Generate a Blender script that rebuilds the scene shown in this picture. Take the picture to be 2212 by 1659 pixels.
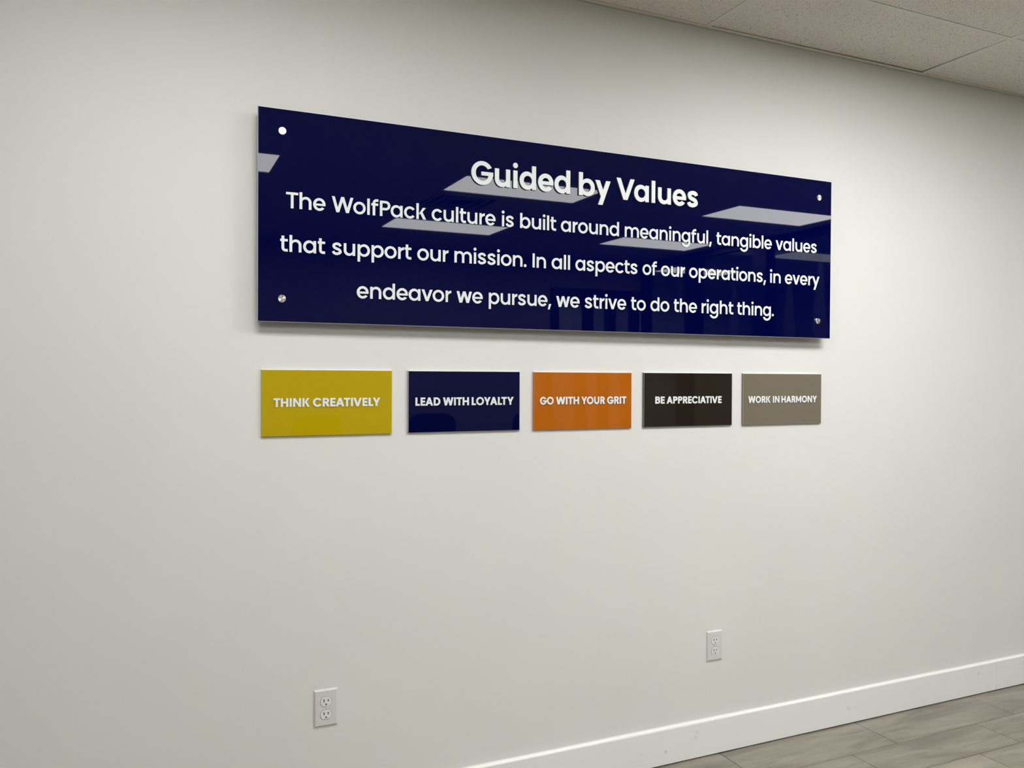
import bpy, bmesh, math, random
from mathutils import Vector, Matrix
random.seed(7)
C = bpy.context.scene.collection
for o in list(bpy.data.objects):
    bpy.data.objects.remove(o, do_unlink=True)

# ------------------------------------------------------------------ camera
IW = 2212.0
cam_d = bpy.data.cameras.new('camera')
cam_d.sensor_fit = 'HORIZONTAL'
cam_d.sensor_width = 36.0
cam_d.lens = 36.0 * 1783.73 / IW
cam_d.clip_start = 0.05
cam_d.clip_end = 60
cam = bpy.data.objects.new('camera', cam_d)
C.objects.link(cam)
yaw, pt, rl = 0.42456, -0.00794, 0.00412
fw = Vector((math.sin(yaw) * math.cos(pt), math.cos(yaw) * math.cos(pt), math.sin(pt)))
r0 = Vector((math.cos(yaw), -math.sin(yaw), 0))
u0 = r0.cross(fw)
rr = math.cos(rl) * r0 + math.sin(rl) * u0
uu = -math.sin(rl) * r0 + math.cos(rl) * u0
M = Matrix(((rr.x, uu.x, -fw.x, -0.33595), (rr.y, uu.y, -fw.y, -2.66), (rr.z, uu.z, -fw.z, 1.49682), (0, 0, 0, 1)))
cam.matrix_world = M
bpy.context.scene.camera = cam

# ------------------------------------------------------------------ world, exposure
W = bpy.data.worlds.new('world')
bpy.context.scene.world = W
W.use_nodes = True
W.node_tree.nodes['Background'].inputs[0].default_value = (0.62, 0.66, 0.72, 1)
W.node_tree.nodes['Background'].inputs[1].default_value = 0.25
vs = bpy.context.scene.view_settings
vs.view_transform = 'Standard'
vs.look = 'None'
vs.gamma = 1
vs.use_curve_mapping = False
vs.exposure = 0.385
NEAR = {-0.09: 1.35, 2.29: 2.05, 4.67: 0.70, 6.92: 0.5}    # the row nearest the sign wall is set brighter in the middle
LAMP = 9.0                       # radiance of the lit ceiling panels
LAMP_COL = (1.0, 1.0, 0.985, 1)

# ------------------------------------------------------------------ helpers
def lin(r, g, b):
    f = lambda c: (c / 255 / 12.92) if c / 255 <= 0.04045 else ((c / 255 + 0.055) / 1.055) ** 2.4
    return (f(r), f(g), f(b), 1)

def mat(name, col, rough=0.5, metal=0.0, spec=0.5, emit=None, estr=0.0, coat=0.0):
    m = bpy.data.materials.new(name)
    m.use_nodes = True
    b = m.node_tree.nodes['Principled BSDF']
    b.inputs['Base Color'].default_value = col
    b.inputs['Roughness'].default_value = rough
    b.inputs['Metallic'].default_value = metal
    b.inputs['Specular IOR Level'].default_value = spec
    if coat:
        b.inputs['Coat Weight'].default_value = coat
        b.inputs['Coat Roughness'].default_value = 0.02
    if emit:
        b.inputs['Emission Color'].default_value = emit
        b.inputs['Emission Strength'].default_value = estr
    return m

def nd(m, t, **kw):
    n = m.node_tree.nodes.new(t)
    for k, v in kw.items():
        if k.startswith('i_'):
            n.inputs[k[2:].replace('_', ' ')].default_value = v
        else:
            setattr(n, k, v)
    return n

def lk(m, a, ao, b, bi):
    m.node_tree.links.new(a.outputs[ao], b.inputs[bi])

def bsdf(m):
    return m.node_tree.nodes['Principled BSDF']

def add_box(bm, x0, x1, y0, y1, z0, z1):
    vsx = [bm.verts.new(p) for p in ((x0, y0, z0), (x1, y0, z0), (x1, y1, z0), (x0, y1, z0),
                                     (x0, y0, z1), (x1, y0, z1), (x1, y1, z1), (x0, y1, z1))]
    return [bm.faces.new([vsx[i] for i in f]) for f in ((0, 3, 2, 1), (4, 5, 6, 7), (0, 1, 5, 4), (1, 2, 6, 5), (2, 3, 7, 6), (3, 0, 4, 7))]

def obj(name, bm, mats, parent=None, loc=None, recalc=True, smooth=False):
    if recalc:
        bmesh.ops.recalc_face_normals(bm, faces=bm.faces)
    me = bpy.data.meshes.new(name)
    bm.to_mesh(me)
    bm.free()
    if smooth:
        for p in me.polygons:
            p.use_smooth = True
    for m in (mats if isinstance(mats, (list, tuple)) else [mats]):
        me.materials.append(m)
    return link(name, me, parent, loc)

def link(name, me, parent=None, loc=None):
    o = bpy.data.objects.new(name, me)
    C.objects.link(o)
    if parent:
        o.parent = parent
    if loc:
        o.location = loc
    return o

def box(name, x0, x1, y0, y1, z0, z1, m, parent=None, bevel=0):
    bm = bmesh.new()
    cx, cy, cz = (x0 + x1) / 2, (y0 + y1) / 2, (z0 + z1) / 2
    add_box(bm, x0 - cx, x1 - cx, y0 - cy, y1 - cy, z0 - cz, z1 - cz)
    if bevel:
        bmesh.ops.bevel(bm, geom=list(bm.edges), offset=bevel, segments=2, affect='EDGES', profile=0.6)
    return obj(name, bm, m, parent, (cx, cy, cz))

def struct(o):
    o['kind'] = 'structure'
    return o

def thing(name, label, cat, loc=(0, 0, 0), rotz=0, group=None):
    o = bpy.data.objects.new(name, None)
    C.objects.link(o)
    o.location = loc
    o.rotation_euler = (0, 0, rotz)
    o['label'] = label
    o['category'] = cat
    if group:
        o['group'] = group
    return o

def lathe(bm, prof, seg=28, axis='y'):
    """prof: (radius, depth) pairs turned about the y axis (or z)."""
    rings = []
    for r, h in prof:
        ring = []
        for k in range(seg):
            a = 2 * math.pi * k / seg
            p = (r * math.cos(a), h, r * math.sin(a)) if axis == 'y' else (r * math.cos(a), r * math.sin(a), h)
            ring.append(bm.verts.new(p))
        rings.append(ring)
    for a, b in zip(rings, rings[1:]):
        for k in range(seg):
            bm.faces.new((a[k], a[(k + 1) % seg], b[(k + 1) % seg], b[k]))
    bm.faces.new(rings[0])
    bm.faces.new(rings[-1])

# ------------------------------------------------------------------ materials
m_wall = mat('wall_paint', (0.80, 0.795, 0.765, 1), 0.55, spec=0.3)
tc = nd(m_wall, 'ShaderNodeTexCoord')
n1 = nd(m_wall, 'ShaderNodeTexNoise', i_Scale=160.0, i_Detail=4.0)
n2 = nd(m_wall, 'ShaderNodeTexNoise', i_Scale=1.7, i_Detail=3.0)
lk(m_wall, tc, 'Object', n1, 'Vector'); lk(m_wall, tc, 'Object', n2, 'Vector')
rp = nd(m_wall, 'ShaderNodeMapRange', i_To_Min=0.965, i_To_Max=1.035)
lk(m_wall, n2, 'Fac', rp, 'Value')
mx = nd(m_wall, 'ShaderNodeMix', data_type='RGBA', blend_type='MULTIPLY')
mx.inputs[0].default_value = 1
mx.inputs[6].default_value = (0.80, 0.795, 0.765, 1)
lk(m_wall, rp, 'Result', mx, 7)
lk(m_wall, mx, 2, bsdf(m_wall), 'Base Color')
bp = nd(m_wall, 'ShaderNodeBump', i_Strength=0.12, i_Distance=0.001)
lk(m_wall, n1, 'Fac', bp, 'Height'); lk(m_wall, bp, 'Normal', bsdf(m_wall), 'Normal')

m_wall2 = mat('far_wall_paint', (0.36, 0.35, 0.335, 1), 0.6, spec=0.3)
m_base = mat('baseboard_paint', (0.92, 0.91, 0.91, 1), 0.35, spec=0.45)
nb = nd(m_base, 'ShaderNodeTexNoise', i_Scale=22.0, i_Detail=5.0)
tcb = nd(m_base, 'ShaderNodeTexCoord'); lk(m_base, tcb, 'Object', nb, 'Vector')
crb = nd(m_base, 'ShaderNodeValToRGB')
crb.color_ramp.elements[0].position = 0.24; crb.color_ramp.elements[0].color = (0.74, 0.72, 0.70, 1)
crb.color_ramp.elements[1].position = 0.31; crb.color_ramp.elements[1].color = (0.92, 0.91, 0.91, 1)
lk(m_base, nb, 'Fac', crb, 'Fac'); lk(m_base, crb, 'Color', bsdf(m_base), 'Base Color')
m_caulk = mat('white_caulk', (0.88, 0.88, 0.85, 1), 0.3)
m_gap = mat('shadow_gap', (0.03, 0.027, 0.022, 1), 0.9)

m_tile = mat('acoustic_tile', (0.84, 0.80, 0.735, 1), 0.95, spec=0.1)
tt = nd(m_tile, 'ShaderNodeTexCoord')
v1 = nd(m_tile, 'ShaderNodeTexNoise', i_Scale=125.0, i_Detail=2.0, i_Roughness=0.6, i_Distortion=1.6)
lk(m_tile, tt, 'Object', v1, 'Vector')
c1 = nd(m_tile, 'ShaderNodeValToRGB')
c1.color_ramp.elements[0].position = 0.35; c1.color_ramp.elements[0].color = (0.46, 0.43, 0.375, 1)
c1.color_ramp.elements[1].position = 0.43; c1.color_ramp.elements[1].color = (0.84, 0.80, 0.735, 1)
lk(m_tile, v1, 'Fac', c1, 'Fac'); lk(m_tile, c1, 'Color', bsdf(m_tile), 'Base Color')
b1 = nd(m_tile, 'ShaderNodeBump', i_Strength=0.5, i_Distance=0.002)
lk(m_tile, v1, 'Fac', b1, 'Height'); lk(m_tile, b1, 'Normal', bsdf(m_tile), 'Normal')
m_grid = mat('grid_metal', (0.79, 0.755, 0.70, 1), 0.5)
m_plenum = mat('plenum_board', (0.08, 0.075, 0.07, 1), 0.9)

def floor_mat(name, seed):
    m = mat(name, (0.3, 0.27, 0.2, 1), 0.32, spec=0.4)
    t = nd(m, 'ShaderNodeTexCoord')
    g = nd(m, 'ShaderNodeNewGeometry')
    mp = nd(m, 'ShaderNodeMapping'); mp.inputs['Scale'].default_value = (1.6, 9.0, 1.0)
    mp.inputs['Location'].default_value = (seed * 3.1, seed * 1.7, 0)
    lk(m, g, 'Position', mp, 'Vector')
    n = nd(m, 'ShaderNodeTexNoise', i_Scale=1.6, i_Detail=8.0, i_Roughness=0.62, i_Distortion=0.6)
    lk(m, mp, 'Vector', n, 'Vector')
    cr = nd(m, 'ShaderNodeValToRGB')
    k = (0.70, 0.77, 0.74, 0.67)[seed % 4]
    e = cr.color_ramp.elements
    e[0].position = 0.38; e[0].color = (0.27 * k, 0.243 * k, 0.19 * k, 1)
    e[1].position = 0.63; e[1].color = (0.43 * k, 0.395 * k, 0.325 * k, 1)
    x = e.new(0.5); x.color = (0.345 * k, 0.315 * k, 0.25 * k, 1)
    lk(m, n, 'Fac', cr, 'Fac'); lk(m, cr, 'Color', bsdf(m), 'Base Color')
    bpn = nd(m, 'ShaderNodeBump', i_Strength=0.15, i_Distance=0.001)
    lk(m, n, 'Fac', bpn, 'Height'); lk(m, bpn, 'Normal', bsdf(m), 'Normal')
    return m
m_floor = [floor_mat('wood_look_tile', s) for s in range(4)]
m_grout = mat('grout', (0.13, 0.115, 0.09, 1), 0.9)

m_lamp = mat('lamp_diffuser', (0.9, 0.9, 0.9, 1), 0.4, emit=LAMP_COL, estr=LAMP)
m_lamp_near = {k: mat('lamp_diffuser_near', (0.9, 0.9, 0.9, 1), 0.4, emit=LAMP_COL, estr=LAMP * v) for k, v in NEAR.items()}
m_lamp_dim = mat('lamp_diffuser_dim', (0.9, 0.9, 0.9, 1), 0.4, emit=LAMP_COL, estr=LAMP * 0.2)
m_white_metal = mat('white_enamel', (0.8, 0.8, 0.78, 1), 0.4)
m_black = mat('black_metal', (0.006, 0.006, 0.007, 1), 0.4)
m_chair = mat('black_leather', (0.007, 0.007, 0.008, 1), 0.5)
m_wood = mat('dark_walnut', (0.06, 0.03, 0.018, 1), 0.3)
m_chrome = mat('brushed_steel', (0.72, 0.71, 0.69, 1), 0.28, metal=1.0)

m_glass = bpy.data.materials.new('clear_glass')
m_glass.use_nodes = True
nt = m_glass.node_tree
nt.nodes.remove(nt.nodes['Principled BSDF'])
tr = nt.nodes.new('ShaderNodeBsdfTransparent'); tr.inputs[0].default_value = (0.9, 0.93, 0.92, 1)
gl = nt.nodes.new('ShaderNodeBsdfGlossy'); gl.inputs['Roughness'].default_value = 0.01
fr = nt.nodes.new('ShaderNodeFresnel'); fr.inputs[0].default_value = 1.25
ms = nt.nodes.new('ShaderNodeMixShader')
gb = nt.nodes.new('ShaderNodeNewGeometry')
sb = nt.nodes.new('ShaderNodeMath'); sb.operation = 'SUBTRACT'; sb.inputs[0].default_value = 1.0
ml_ = nt.nodes.new('ShaderNodeMath'); ml_.operation = 'MULTIPLY'
nt.links.new(gb.outputs['Backfacing'], sb.inputs[1]); nt.links.new(fr.outputs[0], ml_.inputs[0]); nt.links.new(sb.outputs[0], ml_.inputs[1])
nt.links.new(ml_.outputs[0], ms.inputs[0]); nt.links.new(tr.outputs[0], ms.inputs[1]); nt.links.new(gl.outputs[0], ms.inputs[2])
nt.links.new(ms.outputs[0], nt.nodes['Material Output'].inputs[0])

# ------------------------------------------------------------------ room shell
XL, XR, YF, ZC = -3.6, 5.45, -6.3, 2.875
XE, YE = 9.2, -8.4            # the corridor beyond the glass partition
struct(box('wall_back', XL - 0.1, XE, 0.0, 0.12, -0.02, 3.05, m_wall))
struct(box('wall_left', XL - 0.12, XL, YE, 0.0, -0.02, 3.05, m_wall2))
struct(box('wall_right', XE, XE + 0.12, YE, 0.12, -0.02, 3.05, m_wall2))
struct(box('wall_corridor', 3.8, XE + 0.12, YE - 0.12, YE, -0.02, 3.05, m_wall))
# far wall with a dark framed doorway group at its right end
bm = bmesh.new()
add_box(bm, XL, 4.12, YF - 0.12, YF, -0.02, 3.05)
add_box(bm, 4.12, XR, YF - 0.12, YF, 2.52, 3.05)
struct(obj('wall_far', bm, m_wall2))

# floor: grout bed, planks laid one by one
floor = struct(box('floor', XL - 0.12, XE + 0.12, YE - 0.12, 0.12, -0.05, -0.0025, m_grout))
PL, PW, G = 0.727, 0.2, 0.0028
def plank_bm(l, w):
    b = bmesh.new()
    fs = add_box(b, -l / 2, l / 2, -w / 2, w / 2, -0.008, 0.0)
    bmesh.ops.bevel(b, geom=[e for e in b.edges if all(abs(v.co.z) < 1e-6 for v in e.verts)], offset=0.0012, segments=1, affect='EDGES')
    return b
plank_me = []
for k in range(4):
    b = plank_bm(PL - G, PW - G)
    bmesh.ops.recalc_face_normals(b, faces=b.faces)
    me = bpy.data.meshes.new('plank'); b.to_mesh(me); b.free(); me.materials.append(m_floor[k]); plank_me.append(me)
first_me = []
for k in range(4):
    b = plank_bm(PL - G, 0.233 - G); bmesh.ops.recalc_face_normals(b, faces=b.faces)
    me = bpy.data.meshes.new('plank'); b.to_mesh(me); b.free(); me.materials.append(m_floor[k]); first_me.append(me)
rest = bmesh.new()
rows = [(-0.0005 if k == 0 else -0.0335 - 0.2 * k, -0.2335 - 0.2 * k) for k in range(42)]
for k, (ya, yb) in enumerate(rows):
    off = (2.505 - 0.252 * k) % PL
    x = XL - PL + ((off - XL) % PL)
    while x < XE:
        xa, xb = max(x, XL), min(x + PL, XE)
        x += PL
        if xb - xa < 0.02: continue
        near = (k < 12 and xa > -0.8 and xb < 5.7)
        if near:
            o = link('plank', (first_me if k == 0 else plank_me)[random.randrange(4)], floor, ((xa + xb) / 2, (ya + yb) / 2, 0.05 - 0.0015 - 0.025 - 0.0 + 0.0))
            o.matrix_parent_inverse = Matrix.Identity(4)
            o.location = Vector(((xa + xb) / 2, (ya + yb) / 2, 0.0)) - floor.location
        else:
            add_box(rest, xa + G / 2, xb - G / 2, yb + G / 2, ya - G / 2, -0.008, 0.0)
o = obj('plank_field', rest, m_floor[0], floor); o['kind'] = 'stuff'
o.location = -floor.location

# baseboard with its joint, paint bead and the gap below it
bb = struct(box('baseboard_back', XL, XE, -0.0085, 0.0, 0.002, 0.139, m_gap))
def board(xa, xb, zt):
    bm = bmesh.new()
    add_box(bm, xa, xb, -0.014, -0.0005, 0.0045, zt)
    bmesh.ops.bevel(bm, geom=[e for e in bm.edges if all(v.co.y < -0.013 for v in e.verts)], offset=0.0012, segments=2, affect='EDGES')
    o = obj('board', bm, m_base, bb)
    o.location = -bb.location
board(XL, 3.4185, 0.1397)
board(3.4195, XE, 0.1407)
bm = bmesh.new()
prof = [(-0.0125, 0.1390)] + [(-0.0125 + 0.0122 * math.sin(t * math.pi / 2), 0.1405 + 0.008 * (1 - math.cos(t * math.pi / 2))) for t in [i / 8 for i in range(9)]] + [(-0.0001, 0.139)]
xs = [XL + (XE - XL) * i / 80 for i in range(81)]
rings = [[bm.verts.new((x, y, z + 0.0006 * math.sin(x * 5.1) * (z > 0.1395))) for y, z in prof] for x in xs]
for a, b in zip(rings, rings[1:]):
    for k in range(len(prof)):
        j = (k + 1) % len(prof)
        bm.faces.new((a[k], a[j], b[j], b[k]))
o = obj('caulk_bead', bm, m_caulk, bb); o.location = -bb.location
for nm, (x0, x1, y0, y1) in {'baseboard_far': (XL, 4.05, YF, YF + 0.014), 'baseboard_left': (XL, XL + 0.014, YF, -0.014)}.items():
    struct(box(nm, x0, x1, y0, y1, 0.0, 0.14, m_base))

# ceiling: dark plenum, tee grid and acoustic tiles one by one
ceil = struct(box('ceiling', XL - 0.12, XE + 0.12, YE - 0.12, 0.12, 2.96, 3.05, m_plenum))
colx = [1.695 + 1.19 * k for k in range(-5, 7)]
colx = [XL] + [c for c in colx if XL + 0.1 < c < XE - 0.1] + [XE]
rowy = [0.0] + [-0.431 - 0.595 * k for k in range(14)]
rowy = [r for r in rowy if r > YE + 0.05] + [YE]
LCX = (-2.47, -0.09, 2.29, 4.67, 7.05)
LCY = (-1.3235, -3.1085, -4.8935, -6.6785)
lights = []
for cx in LCX:
    for cy in LCY:
        if cx < XR and cy < YF: continue
        if cx < -2: continue
        lights.append((6.92 if cx > 6 and cy > YF else (6.55 if cx > 6 else cx), cy))
lights.append((4.67, -7.2735))        # unseen panel added to brighten the space beyond the far doorway
T = 0.012
colx = [c for c in colx if c < XR] + [6.325, 7.515, 8.705, XE]
def row_cols(ri):
    if rowy[ri + 1] < LCY[3] < rowy[ri]: return [c for c in colx if c < XR] + [5.955, 7.145, 8.335, XE]
    return colx
for ri in range(len(rowy) - 1):
    cols = row_cols(ri)
    for ci in range(len(cols) - 1):
        xa, xb, ya, yb = cols[ci], cols[ci + 1], rowy[ri + 1], rowy[ri]
        if any(xa < lx < xb and ya < ly < yb for lx, ly in lights): continue
        dz = 0.0
        bm = bmesh.new()
        z0 = ZC + 0.0022
        add_box(bm, -(xb - xa) / 2 + 0.004, (xb - xa) / 2 - 0.004, -(yb - ya) / 2 + 0.003, (yb - ya) / 2 - 0.003, 0.0, 0.016)
        if ri == 0 and abs(xa - 1.695) < 0.01:      # this tile sits a little proud of the wall angle
            for v in bm.verts:
                if v.co.y > 0: v.co.z += 0.004 * (1 if v.co.x > 0 else 0.3)
        o = obj('ceiling_tile', bm, m_tile, ceil, None)
        o.location = Vector(((xa + xb) / 2, (ya + yb) / 2, z0)) - ceil.location
def tee(x0, x1, y0, y1):
    o = box('grid_tee', x0, x1, y0, y1, ZC, ZC + 0.0020, m_grid, ceil)
    o.location = o.location - ceil.location
yl0, yl1 = rowy[11] , rowy[12]
for c in colx[1:-1]:
    if c < XR: tee(c - T, c + T, YE, -0.022)
    else: tee(c - T, c + T, yl0, -0.022); tee(c - T, c + T, YE, yl1)
for c in (5.955, 7.145, 8.335): tee(c - T, c + T, yl1, yl0)
for r in rowy[1:-1]:
    for a, b in zip(colx, colx[1:]): tee(a + T + 0.0006, b - T - 0.0006, r - T, r + T)
def wall_angle(n, x0, x1):
    bm = bmesh.new()
    add_box(bm, x0, x1, -0.022, 0.0, ZC, ZC + 0.0015)
    add_box(bm, x0, x1, -0.0015, -0.0001, ZC - 0.0, ZC + 0.022)
    struct(obj('trim_%d' % n, bm, m_grid))
wall_angle(1, XL, 1.6945)
wall_angle(2, 1.6955, XE)

# ceiling lights
k_of = {}
for lx, ly in lights:
    dim = (lx == 6.92); fx = lx
    rowname = {-1.3235: 'nearest the sign wall', -3.1085: 'in the second row', -4.8935: 'in the third row', -6.6785: 'beyond the glass partition', -7.2735: 'unseen, added to brighten the space beyond the far doorway'}[ly]
    colname = {-0.09: 'left column', 2.29: 'middle column', 4.67: 'right column', 6.92: 'corridor', 6.55: 'corridor'}[lx]
    if dim: lab = 'dim white ceiling panel over the corridor, %s' % rowname
    else: lab = 'lit white flat ceiling panel, %s, %s' % (colname, rowname)
    t = thing('ceiling_light', lab, 'ceiling light', (fx, ly, ZC), 0, 'flat light panels in the ceiling grid')
    hx, hy = 0.583, 0.2855
    bm = bmesh.new()
    add_box(bm, -hx, hx, -hy, -hy + 0.03, 0.0035, 0.03); add_box(bm, -hx, hx, hy - 0.03, hy, 0.0035, 0.03)
    add_box(bm, -hx, -hx + 0.03, -hy + 0.03, hy - 0.03, 0.0035, 0.03); add_box(bm, hx - 0.03, hx, -hy + 0.03, hy - 0.03, 0.0035, 0.03)
    obj('frame', bm, m_white_metal, t)
    bm = bmesh.new(); add_box(bm, -hx + 0.03, hx - 0.03, -hy + 0.03, hy - 0.03, 0.008, 0.02)
    obj('diffuser', bm, m_lamp_dim if dim and ly < -2 else (m_lamp_near[lx] if ly > -2 else m_lamp), t)

# air vent beside the middle light, sprinkler head
t = thing('ceiling_vent', 'square white louvred air vent in the ceiling behind the middle light', 'vent', (2.0, -3.7, ZC))
for s in (0.26, 0.19, 0.12):
    bm = bmesh.new()
    for a, b, c, d in ((-s, s, -s, -s + 0.02), (-s, s, s - 0.02, s), (-s, -s + 0.02, -s + 0.02, s - 0.02), (s - 0.02, s, -s + 0.02, s - 0.02)):
        add_box(bm, a, b, c, d, -0.006, 0.0)
    obj('louvre', bm, m_white_metal, t)
bm = bmesh.new(); add_box(bm, -0.27, 0.27, -0.27, 0.27, 0.0, 0.003); obj('backing', bm, m_plenum, t)

# storefront frames in the far wall and along the right side
def frame(n, x0, x1, y0, y1, z0, z1, nm=None):
    return struct(box(nm or 'trim_%d' % n, x0, x1, y0, y1, z0, z1, m_black))
panes = []
m_frost = mat('frosted_vinyl', (0.55, 0.57, 0.56, 1), 0.7)
nt2 = m_frost.node_tree
t2 = nt2.nodes.new('ShaderNodeBsdfTransparent'); x2 = nt2.nodes.new('ShaderNodeMixShader'); x2.inputs[0].default_value = 0.08
nt2.links.new(t2.outputs[0], x2.inputs[1]); nt2.links.new(bsdf(m_frost).outputs[0], x2.inputs[2]); nt2.links.new(x2.outputs[0], nt2.nodes['Material Output'].inputs[0])
def pine_decal(pane, yc, ztop, h):
    left, right = [], []
    rnd = random.Random(int(-yc * 100))
    for k in range(8):
        z = ztop - h * k / 8; wd = 0.02 + 0.20 * (k + 1) / 8 * rnd.uniform(0.8, 1.1)
        left += [(yc - 0.012 - 0.3 * wd * (k > 0), z), (yc - wd, z - h / 8 * 1.05)]
        right += [(yc + 0.012 + 0.3 * wd * (k > 0), z), (yc + wd, z - h / 8 * 1.05)]
    bm = bmesh.new()
    for k in range(0, len(left) - 1, 2):          # one tier of branches at a time
        q = [left[k], left[k + 1], right[k + 1], right[k]]
        a = [bm.verts.new((XR - 0.0062, y, z)) for y, z in q]; b = [bm.verts.new((XR - 0.0054, y, z)) for y, z in q]
        bm.faces.new(a); bm.faces.new(b)
        for j in range(4): bm.faces.new((a[j], a[(j + 1) % 4], b[(j + 1) % 4], b[j]))
    o = obj('tree_decal', bm, m_frost, pane); o.location = -pane.location
n = 3
for (x0, x1) in ((4.12, 4.23), (4.60, 4.70), (4.92, 5.02), (5.27, 5.36)):
    frame(n, x0, x1, YF - 0.1, YF + 0.02, 0, 2.33); n += 1
frame(n, 4.12, XR - 0.06, YF - 0.1, YF + 0.02, 2.33, 2.52); n += 1
ys = [YF + 0.02, -5.27, -4.10, -2.95, -1.80, -0.65]
for i, y in enumerate(ys):
    frame(n, XR - 0.06, XR + 0.06, y - 0.10 + (0.10 if i == 0 else 0), y + (0.06 if i == 0 else 0.10), 0.0, 2.81); n += 1
frame(n, XR - 0.05, XR + 0.05, YF, -0.002, 2.81, ZC - 0.001); n += 1
for i, (a, b) in enumerate(zip(ys, ys[1:] + [0.098])):
    g = struct(box('window_%d' % (i + 1), XR - 0.005, XR + 0.005, a + (0.062 if i == 0 else 0.102), b - 0.102, 0.0, 2.808, m_glass))
    panes.append(g)
for (ty, tz, th_) in ((-5.56, 2.62, 1.3), (-4.55, 2.45, 1.5), (-3.72, 2.50, 1.5), (-3.32, 2.62, 1.4)):
    k = 0 if ty < -5.3 else (1 if ty < -4.1 else 2)
    pine_decal(panes[k], ty, tz, th_)
for i, (a, b) in enumerate(((4.232, 4.598), (4.702, 4.918), (5.022, 5.268))):
    struct(box('window_%d' % (i + 6), a, b, YF - 0.05, YF - 0.04, 0.002, 2.328, m_glass))
struct(box('wall_vestibule', 3.8, 3.9, YE, YF - 0.12, -0.02, 3.05, m_wall))

# ------------------------------------------------------------------ lettering: glyphs drawn as strips
XH, CAP, ASC, OV = 0.548, 0.705, 0.742, 0.012
def rect(x0, y0, x1, y1): return ([(x0, y0), (x0, y1)], [(x1, y0), (x1, y1)], False)
def quad(a, b, c, d): return ([a, b], [d, c], False)
def arc(o, i, oa, ia=None, seg=22):
    """o, i = (cx, cy, rx, ry) outer and inner ellipse; oa = (start, end) degrees."""
    ia = ia or oa
    A, B = [], []
    for k in range(seg + 1):
        f = k / seg
        a = math.radians(oa[0] + (oa[1] - oa[0]) * f); b = math.radians(ia[0] + (ia[1] - ia[0]) * f)
        A.append((o[0] + o[2] * math.cos(a), o[1] + o[3] * math.sin(a)))
        B.append((i[0] + i[2] * math.cos(b), i[1] + i[3] * math.sin(b)))
    return (A, B, False)
def ring(o, i, seg=36):
    A, B, _ = arc(o, i, (0, 360), seg=seg)
    return (A[:-1], B[:-1], True)
def disc(cx, cy, r): return ring((cx, cy, r, r), (cx, cy, 0.0005, 0.0005), 20)
def stroke(P, w):
    A, B = [], []
    for k, (x, y) in enumerate(P):
        x0, y0 = P[max(k - 1, 0)]; x1, y1 = P[min(k + 1, len(P) - 1)]
        dx, dy = x1 - x0, y1 - y0; l = math.hypot(dx, dy)
        ww = w[k] if isinstance(w, list) else w
        A.append((x - dy / l * ww / 2, y + dx / l * ww / 2)); B.append((x + dy / l * ww / 2, y - dx / l * ww / 2))
    return (A, B, False)
def catmull(P, n=7):
    out = []
    Q = [P[0]] + P + [P[-1]]
    for k in range(1, len(Q) - 2):
        for j in range(n):
            t = j / n
            out.append(tuple(0.5 * (2 * Q[k][d] + (Q[k + 1][d] - Q[k - 1][d]) * t + (2 * Q[k - 1][d] - 5 * Q[k][d] + 4 * Q[k + 1][d] - Q[k + 2][d]) * t * t
                                    + (3 * Q[k][d] - Q[k - 1][d] - 3 * Q[k + 1][d] + Q[k + 2][d]) * t ** 3) for d in (0, 1)))
    out.append(P[-1])
    return out
def flip(parts, W_, H_): return [([(W_ - x, H_ - y) for x, y in A], [(W_ - x, H_ - y) for x, y in B], c) for A, B, c in parts]
def mirx(parts, W_): return [([(W_ - x, y) for x, y in A], [(W_ - x, y) for x, y in B], c) for A, B, c in parts]
def bowl(W_, w, side='r'):
    """round bowl with the stem on side r; total width W_."""
    h = XH / 2
    x1 = W_ - 0.35 * w
    p = [ring((x1 / 2, h, x1 / 2, h + OV), ((w + W_ - w) / 2, h, (W_ - 2 * w) / 2, h + OV - w * 0.93))]
    return p if side == 'r' else mirx(p, W_)
def arch(x0, x1, w, top=XH):
    """arch springing from a stem at x0..x0+w over to a leg ending at x1."""
    a = x0 + 0.35 * w
    orx = (x1 - a) / 2; irx = (x1 - x0 - 2 * w) / 2
    ory = min(orx * 1.02, 0.27); cy = top + OV - ory
    iry = ory - w * 0.93
    return [arc(((a + x1) / 2, cy, orx, ory), ((x0 + x1) / 2, cy, irx, iry), (0, 180)), rect(x1 - w, 0, x1, cy)]
S_, R_, D_ = 'stem', 'round', 'diag'
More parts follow.
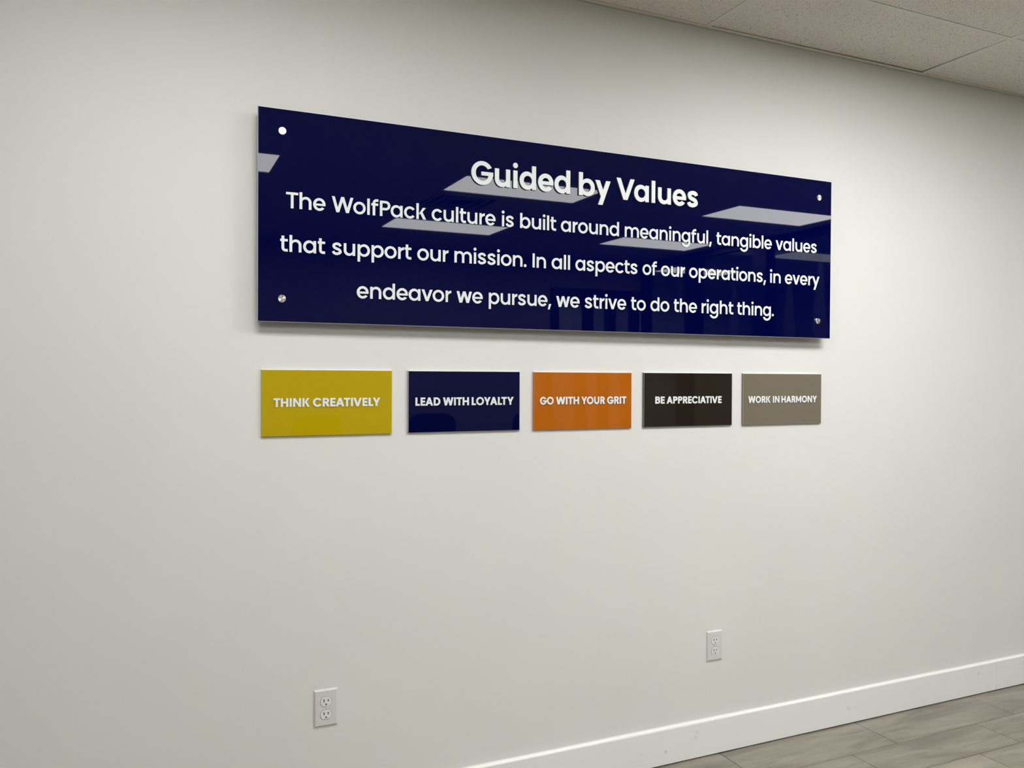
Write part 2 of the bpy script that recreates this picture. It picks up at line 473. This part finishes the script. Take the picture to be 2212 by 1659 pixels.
def glyph(c, w):
    """returns parts, ink width, left kind, right kind"""
    h = XH / 2; rw = 0.578
    bx = w * 0.93
    if c == 'a': return bowl(rw, w) + [rect(rw - w, 0, rw, XH)], rw, R_, S_
    if c == 'd': return bowl(rw, w) + [rect(rw - w, 0, rw, ASC)], rw, R_, S_
    if c == 'b': return bowl(rw, w, 'l') + [rect(0, 0, w, ASC)], rw, S_, R_
    if c == 'p': return bowl(rw, w, 'l') + [rect(0, -0.245, w, XH)], rw, S_, R_
    if c == 'g':
        o = (rw / 2, -0.02, rw / 2, 0.25); i = (rw / 2, -0.02, rw / 2 - w, 0.25 - bx)
        return bowl(rw, w) + [rect(rw - w, -0.02, rw, XH), arc(o, i, (0, -166), (0, -163))], rw, R_, S_
    if c == 'o': return [ring((rw / 2, h, rw / 2, h + OV), (rw / 2, h, rw / 2 - w, h + OV - bx))], rw, R_, R_
    if c == 'c':
        W_ = 0.53; rx = 0.286
        return [arc((rx, h, rx, h + OV), (rx, h, rx - w, h + OV - bx), (36, 324), (38, 322), 30)], W_, R_, R_
    if c == 'e':
        W_ = 0.55; rx = W_ / 2; t = w * 0.78; yb = h - t * 0.62; ro, ri = h + OV, h + OV - bx
        a = math.degrees(math.asin((yb - h) / ro)); ai = math.degrees(math.asin((yb - h) / ri))
        return [arc((rx, h, rx, ro), (rx, h, rx - w, ri), (a, 325), (ai, 318), 32), rect(w * 0.7, yb, W_ - w * 0.5, yb + t)], W_, R_, R_
    if c == 'n': return [rect(0, 0, w, XH)] + arch(0, 0.526, w), 0.526, S_, S_
    if c == 'h': return [rect(0, 0, w, ASC)] + arch(0, 0.526, w), 0.526, S_, S_
    if c == 'u': return flip([rect(0, 0, w, XH)] + arch(0, 0.526, w), 0.526, XH), 0.526, S_, S_
    if c == 'm':
        W_ = 0.895; m_ = (W_ + w) / 2
        return [rect(0, 0, w, XH)] + arch(0, m_, w) + arch(m_ - w, W_, w), W_, S_, S_
    if c == 'r':
        W_ = 0.285; a = w * 0.35; orx = W_ - a + 0.02; cy = XH + 0.006 - orx
        return [rect(0, 0, w, XH), arc((W_ + 0.02, cy, orx, orx), (W_ + 0.02, cy, W_ - w + 0.02, orx - w * 1.02), (94, 180), (96, 180), 12)], W_, S_, 'rr'
    if c == 'i': return [rect(0.0, 0, w, XH), disc(w / 2, 0.703, 0.076 + (w - 0.12) * 0.35)], w, S_, S_
    if c == 'l': return [rect(0, 0, w, ASC)], w, S_, S_
    if c == 't':
        W_ = 0.33; s = 0.056; R = 0.175; b = w * 0.95
        return [rect(s, R, s + w, 0.69), rect(0, XH - b * 0.93 + 0.004, W_, XH + 0.004),
                arc((s + R, R, R, R), (s + w + 0.06, R, 0.06, R - b), (180, 270), (180, 270), 10), rect(s + R - 0.001, 0, W_, b)], W_, 'tt', 'tt'
    if c == 'f':
        W_ = 0.335; s = 0.065; R = 0.185; b = w * 0.95; top = 0.748
        return [rect(s, 0, s + w, top - R), rect(0, XH - b * 0.93 + 0.004, W_ - 0.01, XH + 0.004),
                arc((s + R, top - R, R, R), (s + w + 0.065, top - R, 0.065, R - b), (180, 90), (180, 90), 10), rect(s + R - 0.001, top - b, W_, top)], W_, 'tt', 'tt'
    if c == 's':
        W_ = 0.455; q = w / 2
        P = [(W_ - 0.035, XH - 0.15), (W_ - 0.09, XH - 0.075), (W_ / 2, XH + OV - q), (0.012 + q + 0.005, XH - 0.075 - q * 0.72), (0.06 + q, 0.315 + 0.01),
             (W_ / 2, 0.274), (W_ - 0.06 - q, 0.223), (W_ - 0.005 - q, 0.075 + q * 0.72), (W_ / 2, -OV + q), (0.088, 0.075), (0.03, 0.155)]
        P = [(W_ - q * 0.9 - 0.01, XH - 0.155), (W_ - 0.115, XH - 0.062 - q * .3), (W_ * 0.5, XH + OV - q), (0.065 + q * .75, XH - 0.052 - q * .6), (0.02 + q, XH - 0.15),
             (0.105 + q * .3, 0.318), (W_ * 0.5, 0.274), (W_ - 0.105 - q * .3, 0.228), (W_ - 0.01 - q, 0.15), (W_ - 0.065 - q * .75, 0.052 + q * .6), (W_ * 0.49, -OV + q),
             (0.105, 0.062 + q * .3), (q * 0.9, 0.158)]
        return [stroke(catmull(P, 5), w * 0.97)], W_, 'ss', 'ss'
    if c in 'vVA':
        H = XH if c == 'v' else CAP
        W_ = {'v': 0.545, 'V': 0.70, 'A': 0.70}[c]; q = w * 1.12
        p = [quad((0, H), (q, H), (W_ / 2 + q * 0.48, 0), (W_ / 2 - q * 0.48, 0)), quad((W_, H), (W_ - q, H), (W_ / 2 - q * 0.48, 0), (W_ / 2 + q * 0.48, 0))]
        if c == 'A': p = flip(p, W_, H) + [rect(W_ * 0.24, 0.15, W_ * 0.76, 0.15 + w * 0.85)]
        return p, W_, D_, D_
    if c in 'wW':
        H = XH if c == 'w' else CAP
        W_ = 0.79 if c == 'w' else (0.985 if w < 0.13 else 0.97); q = w * 1.1; a = W_ * 0.275; m_ = W_ / 2; e = q * 0.5
        return [quad((0, H), (q, H), (a + e, 0), (a - e, 0)), quad((m_ - e, H), (m_ + e, H), (a + e, 0), (a - e, 0)),
                quad((m_ - e, H), (m_ + e, H), (W_ - a + e, 0), (W_ - a - e, 0)), quad((W_ - q, H), (W_, H), (W_ - a + e, 0), (W_ - a - e, 0))], W_, D_, D_
    if c == 'y':
        W_ = 0.56; q = w * 1.12; m_ = W_ / 2
        # long stroke from top right down to the descender
        k = (W_ - q / 2 - m_) / XH
        yb = -0.245
        return [quad((0, XH), (q, XH), (m_ + q * 0.5, 0.06), (m_ - q * 0.42, 0.0)), quad((W_ - q, XH), (W_, XH), (W_ + k * 1.02 * (yb - XH), yb), (W_ - q + k * 1.02 * (yb - XH), yb))], W_, D_, D_
    if c == 'k':
        W_ = 0.49; q = w * 1.2
        return [rect(0, 0, w, ASC), quad((W_ - 0.02 - q * 1.05, XH), (W_ - 0.02, XH), (w * 0.9 + q * 0.95, 0.285), (w * 0.9, 0.225)), quad((w * 0.9 + 0.06, 0.31), (w * 0.9 + 0.19, 0.35), (W_, 0), (W_ - q * 1.08, 0))], W_, S_, D_
    if c == '.': return [disc(0.078, 0.066, 0.074)], 0.15, 'tt', 'tt'
    if c == ',': return [quad((0.055, 0.125), (0.185, 0.125), (0.095, -0.15), (0, -0.15))], 0.185, 'tt', 'tt'
    # capitals
    H = CAP; b = w * 0.9
    if c == 'T': return [rect(0, H - b, 0.53, H), rect(0.265 - w / 2, 0, 0.265 + w / 2, H)], 0.53, D_, D_
    if c == 'I': return [rect(0, 0, w, H)], w, S_, S_
    if c == 'H': return [rect(0, 0, w, H), rect(0.6 - w, 0, 0.6, H), rect(w * 0.5, H / 2 - b / 2, 0.6 - w * 0.5, H / 2 + b / 2)], 0.6, S_, S_
    if c == 'N': return [rect(0, 0, w, H), rect(0.64 - w, 0, 0.64, H), quad((0, H), (w, H), (0.64, 0), (0.64 - w, 0))], 0.64, S_, S_
    if c == 'M': return [rect(0, 0, w, H), rect(0.76 - w, 0, 0.76, H), quad((0, H), (w * 0.98, H), (0.38 + w * 0.42, 0.13), (0.38 - w * 0.42, 0.13)), quad((0.76 - w * 0.98, H), (0.76, H), (0.38 + w * 0.42, 0.13), (0.38 - w * 0.42, 0.13))], 0.76, S_, S_
    if c == 'E': return [rect(0, 0, w, H), rect(w * 0.5, 0, 0.43, b), rect(w * 0.5, H - b, 0.43, H), rect(w * 0.5, H / 2 - b / 2, 0.40, H / 2 + b / 2)], 0.43, S_, 'tt'
    if c == 'L': return [rect(0, 0, w, H), rect(w * 0.5, 0, 0.39, b)], 0.39, S_, 'tt'
    if c == 'K':
        W_ = 0.60; q = w * 1.22
        return [rect(0, 0, w, H), quad((W_ - q - 0.02, H), (W_ - 0.01, H), (w * 0.9 + q * 0.8, 0.36), (w * 0.9, 0.28)), quad((w + 0.04, 0.38), (w + 0.19, 0.41), (W_, 0), (W_ - q, 0))], W_, S_, D_
    if c == 'Y':
        W_ = 0.64; q = w * 1.15
        return [quad((0, H), (q, H), (W_ / 2 + w / 2, 0.27), (W_ / 2 - w / 2, 0.25)), quad((W_ - q, H), (W_, H), (W_ / 2 + w / 2, 0.25), (W_ / 2 - w / 2, 0.27)), rect(W_ / 2 - w / 2, 0, W_ / 2 + w / 2, 0.275)], W_, D_, D_
    if c in 'PRB':
        W_ = {'P': 0.50, 'R': 0.53, 'B': 0.53}[c]
        top = H; bh = 0.43 if c != 'B' else 0.385
        r = bh / 2; bi = bh / 2 - b
        bw = W_ if c == 'P' else W_ - 0.02
        p = [rect(0, 0, w, H), rect(w * 0.5, H - b, bw - r, H), rect(w * 0.5, H - bh, bw - r, H - bh + b), arc((bw - r, H - r, r, r), (bw - r, H - r, max(r - w, 0.01), bi), (-90, 90), seg=16)]
        if c == 'R': q = w * 1.15; p.append(quad((w * 1.1, H - bh + b * 0.6), (w * 1.1 + q, H - bh + b * 0.6), (W_ + 0.01, 0), (W_ + 0.01 - q, 0)))
        if c == 'B':
            bh2 = H - bh + b; r = bh2 / 2
            p += [rect(w * 0.5, 0, W_ - r, b), arc((W_ - r, r, r, r), (W_ - r, r, max(r - w, 0.01), r - b), (-90, 90), seg=16)]
        return p, W_, S_, R_
    if c == 'D':
        W_ = 0.61; r = H / 2
        return [rect(0, 0, w, H), rect(w * 0.5, 0, W_ - r, b), rect(w * 0.5, H - b, W_ - r, H), arc((W_ - r, r, r, r), (W_ - r, r, r - w, r - b), (-90, 90), seg=22)], W_, S_, R_
    if c == 'U':
        W_ = 0.60; r = W_ / 2
        return [rect(0, r - OV, w, H), rect(W_ - w, r - OV, W_, H), arc((r, r - OV, r, r), (r, r - OV, r - w, r - b), (180, 360), seg=22)], W_, S_, S_
    rxo = 0.375; ryo = H / 2 + OV; cy = H / 2
    if c == 'O': return [ring((rxo, cy, rxo, ryo), (rxo, cy, rxo - w, ryo - b))], 2 * rxo, R_, R_
    if c == 'C': return [arc((rxo, cy, rxo, ryo), (rxo, cy, rxo - w, ryo - b), (33, 327), (36, 324), 32)], 0.70, R_, R_
    if c == 'G':
        t = w * 0.8; yt = cy + 0.045
        return [arc((rxo - 0.01, cy, rxo - 0.01, ryo), (rxo - 0.01, cy, rxo - 0.01 - w, ryo - b), (30, 358), (34, 358), 34),
                rect(rxo - 0.04, yt - t, 0.685, yt), quad((0.70 - w * 1.2, yt - t), (0.70 - w * 1.0, yt), (0.685 + 0.045, yt), (0.73, yt - t))], 0.715, R_, R_
    raise ValueError(c)

BEAR = {S_: 0.054, R_: 0.018, D_: 0.0, 'tt': 0.017, 'ss': 0.026, 'rr': 0.01}
KERN = {('L', 'T'): -0.06, ('L', 'Y'): -0.06, ('T', 'Y'): 0.03, ('V', 'a'): -0.035, ('A', 'L'): 0.0, ('A', 'T'): -0.05, ('A', 'V'): -0.05, ('I', 'V'): -0.03, ('O', 'Y'): -0.02, ('Y', 'O'): -0.03,
        ('Y', 'A'): -0.05, ('A', 'P'): -0.0, ('P', 'a'): -0.02, ('v', 'o'): -0.015, ('e', 'v'): 0.0, ('W', 'o'): -0.02, ('k', 'a'): 0, ('T', 'h'): 0.0, ('D', 'A'): -0.01, ('N', 'Y'): -0.01, ('E', 'A'): -0.01, ('I', 'A'): -0.02}
cache = {}
def letter_mesh(c, w, em, depth, mats):
    key = (c, w, em, depth)
    if key in cache: return cache[key]
    parts = glyph(c, w)[0]
    bm = bmesh.new()
    for pi, (A, B, closed) in enumerate(parts):
        t = depth + 0.00004 * pi
        n_ = len(A)
        layers = []
        for y in (-t, 0.0):
            layers.append(([bm.verts.new((x * em, y, z * em)) for x, z in A], [bm.verts.new((x * em, y, z * em)) for x, z in B]))
        (fa, fb), (ba, bb_) = layers
        rng = range(n_ if closed else n_ - 1)
        for k in rng:
            j = (k + 1) % n_
            for q in ((fa[k], fa[j], fb[j], fb[k]), (ba[k], ba[j], bb_[j], bb_[k]), (fa[k], fa[j], ba[j], ba[k]), (fb[k], fb[j], bb_[j], bb_[k])):
                bm.faces.new(q)
        if not closed:
            bm.faces.new((fa[0], fb[0], bb_[0], ba[0])); bm.faces.new((fa[-1], fb[-1], bb_[-1], ba[-1]))
    bmesh.ops.recalc_face_normals(bm, faces=bm.faces)
    for f in bm.faces:
        f.material_index = 0 if abs(f.normal.y) > 0.9 else 1
    me = bpy.data.meshes.new('letter'); bm.to_mesh(me); bm.free()
    for m in mats: me.materials.append(m)
    cache[key] = me
    return me

def word(text, uL, uR, v, em, w, depth, mats, parent, y=0.0):
    pos = []; x = 0; prev = None; prevc = None
    for c in text:
        _, W_, l, r = glyph(c, w)
        if prev is not None: x += BEAR[prev] + BEAR[l] + KERN.get((prevc, c), 0)
        pos.append((c, x)); x += W_; prev = r; prevc = c
    s = (uR - uL) / (x * em)
    print('WORD %-13s %.3f' % (text, s))
    for c, px in pos:
        nm = {'.': 'full_stop', ',': 'comma'}.get(c, 'letter')
        o = link(nm, letter_mesh(c, w, em, depth, mats), parent, (uL + px * em * s, y, v))
        o.scale = (s, 1, 1)

m_letter = mat('white_acrylic', (0.89, 0.92, 0.92, 1), 0.3)
m_letter_side = mat('white_acrylic_edge', (0.30, 0.30, 0.29, 1), 0.4)  # letter sides are grey, darker than the white faces
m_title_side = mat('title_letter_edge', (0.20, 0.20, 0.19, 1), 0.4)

# ------------------------------------------------------------------ large sign
def slab(name, w, h, d, ch, m_face, m_edge, m_top, parent, x0=0.0, z0=0.0, y=0.0, m_side=None):
    """face at y, body behind it, chamfered front edges with the edge material, top ones painted bright as if lit"""
    bm = bmesh.new()
    a = [bm.verts.new(p) for p in ((x0 + ch, y, z0 + ch), (x0 + w - ch, y, z0 + ch), (x0 + w - ch, y, z0 + h - ch), (x0 + ch, y, z0 + h - ch))]
    b = [bm.verts.new(p) for p in ((x0, y + ch, z0), (x0 + w, y + ch, z0), (x0 + w, y + ch, z0 + h), (x0, y + ch, z0 + h))]
    c = [bm.verts.new(p) for p in ((x0, y + d, z0), (x0 + w, y + d, z0), (x0 + w, y + d, z0 + h), (x0, y + d, z0 + h))]
    bm.faces.new(a); bm.faces.new(c)
    for k in range(4):
        j = (k + 1) % 4
        f = bm.faces.new((a[k], a[j], b[j], b[k])); f.material_index = 2 if k == 2 else 1
        f = bm.faces.new((b[k], b[j], c[j], c[k])); f.material_index = 2 if k == 2 else (3 if m_side else 1)
    return obj(name, bm, [m_face, m_edge, m_top] + ([m_side] if m_side else []), parent)

def gloss(name, col, edge, spec=0.34):
    return (mat(name, col, 0.015, spec=spec), mat(name + '_edge', edge, 0.15, spec=0.5))

m_navy, m_navy_e = gloss('navy_acrylic', lin(0, 3, 56), (0.55, 0.57, 0.62, 1))
m_top_highlight = mat('top_edge_highlight', (0.92, 0.92, 0.9, 1), 0.12)  # near-white colour paints a lit line along the top edges
U = Vector((0.99999391, -0.00349065, 0.0))
N = Vector((-0.00349061, -0.99998197, -0.0048869))
V = U.cross(-N)
sign = thing('wall_sign', 'large glossy navy wall sign with raised white lettering reading Guided by Values', 'sign')
P0 = Vector((0, -0.040, 1.665))
sign.matrix_world = Matrix(((U.x, -N.x, V.x, P0.x), (U.y, -N.y, V.y, P0.y), (U.z, -N.z, V.z, P0.z), (0, 0, 0, 1)))
slab('panel', 2.3162, 0.6570, 0.0055, 0.0018, m_navy, m_navy_e, m_top_highlight, sign, -0.0062, 0.0)

def brushed(m):
    t = nd(m, 'ShaderNodeTexCoord')
    g = nd(m, 'ShaderNodeTexGradient', gradient_type='RADIAL')
    mp = nd(m, 'ShaderNodeMapping'); mp.inputs['Rotation'].default_value = (math.pi / 2, 0, 0)
    lk(m, t, 'Object', mp, 'Vector'); lk(m, mp, 'Vector', g, 'Vector')
    ml = nd(m, 'ShaderNodeMath', operation='MULTIPLY'); ml.inputs[1].default_value = 300.0
    lk(m, g, 'Fac', ml, 0)
    nz = nd(m, 'ShaderNodeTexNoise', noise_dimensions='1D', i_Scale=1.0, i_Detail=2.0)
    lk(m, ml, 0, nz, 'W')
    r = nd(m, 'ShaderNodeMapRange', i_To_Min=0.18, i_To_Max=0.42)
    lk(m, nz, 'Fac', r, 'Value'); lk(m, r, 'Result', bsdf(m), 'Roughness')
    bsdf(m).inputs['Anisotropic'].default_value = 0.9
    tg = nd(m, 'ShaderNodeTangent', direction_type='RADIAL', axis='Y')
    lk(m, tg, 'Tangent', bsdf(m), 'Tangent')
m_cap = mat('brushed_steel_cap', (0.80, 0.79, 0.77, 1), 0.25, metal=1.0)
brushed(m_cap)
for (u, v) in ((0.0663, 0.5875), (0.0663, 0.0722), (2.2375, 0.583), (2.2375, 0.0712)):
    bm = bmesh.new()
    lathe(bm, [(0.0112, -0.0062), (0.0120, -0.0056), (0.0120, -0.0002)])
    cap = obj('standoff_cap', bm, m_cap, sign, (u, 0, v))
    bm = bmesh.new()
    yw = 0.0345 + 0.0035 * (u > 1)
    lathe(bm, [(0.0095, 0.0055), (0.0095, yw)], 20)
    obj('standoff_barrel', bm, m_chrome, sign, (u, 0, v))

EMT, EMB = 0.1113, 0.0702
TW, BW_ = 0.146, 0.121
tm = (m_letter, m_title_side); bmt = (m_letter, m_letter_side)
for t, a, b in (('Guided', 0.6895, 1.0681), ('by', 1.1032, 1.2348), ('Values', 1.2598, 1.6247)):
    word(t, a, b, 0.4880, EMT, TW, 0.0060, tm, sign)
L1 = (('The', 0.0783, 0.1996), ('WolfPack', 0.2194, 0.5316), ('culture', 0.5506, 0.7809), ('is', 0.8050, 0.8500), ('built', 0.8740, 1.0145), ('around', 1.0339, 1.2742), ('meaningful,', 1.2992, 1.6939), ('tangible', 1.7161, 1.9915), ('values', 2.0116, 2.2295))
L2 = (('that', 0.0610, 0.1988), ('support', 0.2202, 0.4811), ('our', 0.5013, 0.6103), ('mission.', 0.6317, 0.8992), ('In', 0.9229, 0.9752), ('all', 0.9978, 1.0716), ('aspects', 1.0936, 1.3559), ('of', 1.3780, 1.4411), ('our', 1.4600, 1.5689), ('operations,', 1.5884, 1.9633), ('in', 1.9851, 2.0392), ('every', 2.0614, 2.2461))
L3 = (('endeavor', 0.3000, 0.6208), ('we', 0.6400, 0.7352), ('pursue,', 0.7575, 0.9971), ('we', 1.0170, 1.1115), ('strive', 1.1325, 1.3077), ('to', 1.3287, 1.3932), ('do', 1.4140, 1.4988), ('the', 1.5195, 1.6269), ('right', 1.6487, 1.8010), ('thing.', 1.8201, 2.0054))
for L, v in ((L1, 0.3529), (L2, 0.2181), (L3, 0.0839)):
    for t, a, b in L: word(t, a, b, v, EMB, BW_, 0.0022, bmt, sign)

# ------------------------------------------------------------------ five small signs
PD = 0.008
plaques = [
 ('yellow', 0.0089, 0.4263, 1.3090, 1.5187, lin(190, 164, 8), (0.62, 0.50, 0.06, 1), 'glossy mustard yellow wall plaque reading THINK CREATIVELY',
  (('THINK', .0458, .1574), ('CREATIVELY', .1673, .3863)), 1.4013),
 ('navy', 0.4795, 0.8919, 1.3096, 1.5180, lin(2, 6, 54), (0.55, 0.57, 0.62, 1), 'glossy dark blue wall plaque reading LEAD WITH LOYALTY',
  (('LEAD', .5064, .5943), ('WITH', .6038, .6981), ('LOYALTY', .7082, .8667)), 1.4007),
 ('orange', 0.9425, 1.3558, 1.3083, 1.5173, lin(186, 102, 20), (0.66, 0.36, 0.14, 1), 'glossy orange wall plaque reading GO WITH YOUR GRIT',
  (('GO', .9700, 1.0248), ('WITH', 1.0344, 1.1291), ('YOUR', 1.1384, 1.2378), ('GRIT', 1.2474, 1.3310)), 1.3999),
 ('brown', 1.4049, 1.8282, 1.3087, 1.5176, lin(41, 34, 27), (0.42, 0.42, 0.40, 1), 'glossy dark brown wall plaque reading BE APPRECIATIVE',
  (('BE', 1.4602, 1.5036), ('APPRECIATIVE', 1.5125, 1.7742)), 1.3985),
 ('taupe', 1.8759, 2.3000, 1.3074, 1.5174, lin(124, 116, 101), (0.42, 0.39, 0.32, 1), 'glossy taupe grey wall plaque reading WORK IN HARMONY',
  (('WORK', 1.9073, 2.0222), ('IN', 2.0349, 2.0698), ('HARMONY', 2.0798, 2.2723)), 1.3973)]
for nm, x0, x1, z0, z1, col, edge, lab, words, base in plaques:
    def fx(x): return x + 0.004 * (x + 0.336) / 2.652
    x0, x1 = fx(x0), fx(x1)
    x0 += PD * (x0 + 0.336) / 2.652
    words = [(tx, fx(a), fx(b)) for tx, a, b in words]
    t = thing('wall_plaque', lab, 'plaque', (x0, -PD, z0), 0, 'value plaques in a row under the large sign')
    mf, me_ = gloss(nm + '_acrylic', col, edge)
    slab('panel', x1 - x0, z1 - z0, PD - 0.0005, 0.0014, mf, me_, m_top_highlight, t, m_side=mf)
    for tx, a, b in words:
        word(tx, a - x0, b - x0, base - z0, 0.0391, 0.172, 0.0025, bmt, t)

# ------------------------------------------------------------------ outlets
m_plate = mat('outlet_plate_plastic', (0.74, 0.72, 0.70, 1), 0.3)
m_recep = mat('receptacle_plastic', (0.86, 0.85, 0.84, 1), 0.25)
m_slot = mat('slot_dark', (0.01, 0.01, 0.01, 1), 0.8)
def round_face(r, hh, seg=40):
    pts = []
    for k in range(seg):
        a = 2 * math.pi * k / seg
        x, z = r * math.cos(a), r * math.sin(a)
        pts.append((x, max(-hh, min(hh, z))))
    return pts
def prism(bm, pts, y0, y1):
    a = [bm.verts.new((x, y0, z)) for x, z in pts]; b = [bm.verts.new((x, y1, z)) for x, z in pts]
    bm.faces.new(a); bm.faces.new(b)
    for k in range(len(pts)):
        j = (k + 1) % len(pts); bm.faces.new((a[k], a[j], b[j], b[k]))
def outlet(cx, cz, lab):
    t = thing('wall_outlet', lab, 'outlet', (cx, 0, cz), 0, 'duplex outlets low on the wall')
    w, h, b = 0.0765 / 2, 0.1188 / 2, 0.0042
    bm = bmesh.new()
    loops = [[(-w, 0.0, -h), (w, 0.0, -h), (w, 0.0, h), (-w, 0.0, h)]]
    def lp(i, y): return [(-w + i, y, -h + i), (w - i, y, -h + i), (w - i, y, h - i), (-w + i, y, h - i)]
    L = [lp(0, -0.0002), lp(0.0, -0.0015), lp(0.0012, -0.0032), lp(b, -0.0056), lp(b + 0.001, -0.0058)]
    V_ = [[bm.verts.new(p) for p in l] for l in L]
    for a, c in zip(V_, V_[1:]):
        for k in range(4): bm.faces.new((a[k], a[(k + 1) % 4], c[(k + 1) % 4], c[k]))
    bm.faces.new(V_[-1]); bm.faces.new(V_[0])
    obj('cover_plate', bm, m_plate, t)
    for s in (1, -1):
        bm = bmesh.new(); prism(bm, round_face(0.0186, 0.0152), -0.0059, -0.0050)
        obj('receptacle_gap', bm, m_gap, t, (0, 0, s * 0.0208))
        bm = bmesh.new()
        prism(bm, round_face(0.0179, 0.0145), -0.0076, -0.0050)
        bmesh.ops.recalc_face_normals(bm, faces=bm.faces)
        ed = [e for e in bm.edges if all(v.co.y < -0.0075 for v in e.verts)]
        bmesh.ops.bevel(bm, geom=ed, offset=0.0006, segments=2, affect='EDGES')
        r = obj('receptacle', bm, m_recep, t, (0, 0, s * 0.0208))
        for sx, hh in ((-0.0066, 0.0047), (0.0066, 0.0038)):
            bm = bmesh.new(); add_box(bm, sx - 0.0014, sx + 0.0014, -0.0078, -0.0070, 0.0035 - hh, 0.0035 + hh)
            obj('slot', bm, m_slot, r)
        bm = bmesh.new()
        prism(bm, [(0.0026 * math.cos(a), -0.0085 + min(0.0026 * math.sin(a), 0.0018)) for a in [2 * math.pi * k / 16 for k in range(16)]], -0.0078, -0.0070)
        obj('ground_hole', bm, m_slot, r)
    bm = bmesh.new(); lathe(bm, [(0.0026, -0.0068), (0.0030, -0.0064), (0.0030, -0.0050)], 20)
    sc = obj('screw', bm, m_plate, t)
    bm = bmesh.new(); add_box(bm, -0.0004, 0.0004, -0.0070, -0.0064, -0.0024, 0.0024); obj('screw_slot', bm, m_slot, sc)
outlet(0.2128, 0.4328, 'white duplex outlet under the left end of the signs, nearer one')
outlet(1.7558, 0.4322, 'white duplex outlet under the dark brown plaque, farther one')

# ------------------------------------------------------------------ conference table and chairs (seen mirrored in the signs)
def soft_slab(bm, w, h, d, r, seg=8):
    """rounded-corner slab in the xz plane, centred at x, bottom z=0, thickness d about y=0; narrows a little to the bottom"""
    pts = []
    for cx, cz, a0 in ((w / 2 - r, h - r, 0), (-w / 2 + r, h - r, 90), (-w / 2 + 0.03, 0.03, 180), (w / 2 - 0.03, 0.03, 270)):
        rr_ = r if a0 < 180 else 0.03
        for k in range(seg + 1):
            a = math.radians(a0 + 90 * k / seg); pts.append((cx + rr_ * math.cos(a), cz + rr_ * math.sin(a)))
    prism(bm, pts, -d / 2, d / 2)
def chair(x, y, rz, lab):
    t = thing('office_chair', lab, 'chair', (x, y, 0), rz, 'black chairs at the table across the room')
    bm = bmesh.new(); soft_slab(bm, 0.42, 0.68, 0.06, 0.10)
    bmesh.ops.rotate(bm, verts=bm.verts, cent=(0, 0, 0), matrix=Matrix.Rotation(math.radians(-6), 3, 'X'))
    obj('backrest', bm, m_chair, t, (0, 0.22, 0.50))
    bm = bmesh.new(); add_box(bm, -0.25, 0.25, -0.26, 0.22, 0.44, 0.52)
    bmesh.ops.bevel(bm, geom=list(bm.edges), offset=0.03, segments=3, affect='EDGES'); obj('seat', bm, m_chair, t)
    for s in (-1, 1):
        bm = bmesh.new(); add_box(bm, s * 0.29 - 0.03, s * 0.29 + 0.03, -0.2, 0.1, 0.66, 0.69)
        add_box(bm, s * 0.29 - 0.015, s * 0.29 + 0.015, -0.04, 0.0, 0.46, 0.66); add_box(bm, min(s * 0.24, s * 0.30), max(s * 0.24, s * 0.30), -0.04, 0.0, 0.45, 0.48)
        obj('armrest', bm, m_chair, t)
    bm = bmesh.new(); lathe(bm, [(0.035, 0.10), (0.035, 0.3), (0.02, 0.3), (0.02, 0.45)], 16, 'z'); obj('gas_lift', bm, m_chrome, t)
    for k in range(5):
        a = 2 * math.pi * k / 5
        bm = bmesh.new(); add_box(bm, 0.02, 0.30, -0.02, 0.02, 0.07, 0.10)
        bmesh.ops.rotate(bm, verts=bm.verts, cent=(0, 0, 0), matrix=Matrix.Rotation(a, 3, 'Z')); leg = obj('leg', bm, m_black, t)
        bm = bmesh.new()
        lathe(bm, [(0.032, -0.012), (0.035, -0.008), (0.035, 0.008), (0.032, 0.012)], 16)
        obj('caster', bm, m_black, leg, (0.29 * math.cos(a), 0.29 * math.sin(a), 0.035))
chair(1.02, -4.55, 0.0, 'black office chair mirrored in the yellow plaque')
chair(2.02, -4.55, 0.0, 'black office chair mirrored in the left of the blue plaque')
chair(3.02, -4.55, 0.0, 'black office chair mirrored in the right of the blue plaque')
t = thing('conference_table', 'long dark wooden table behind the black chairs', 'table', (2.0, -5.45, 0))
bm = bmesh.new(); add_box(bm, -1.4, 1.4, -0.5, 0.5, 0.71, 0.75)
bmesh.ops.bevel(bm, geom=list(bm.edges), offset=0.008, segments=2, affect='EDGES'); obj('tabletop', bm, m_wood, t)
for sx in (-1, 1):
    bm = bmesh.new(); add_box(bm, sx * 1.0 - 0.05, sx * 1.0 + 0.05, -0.35, 0.35, 0.0, 0.709); obj('leg', bm, m_wood, t)
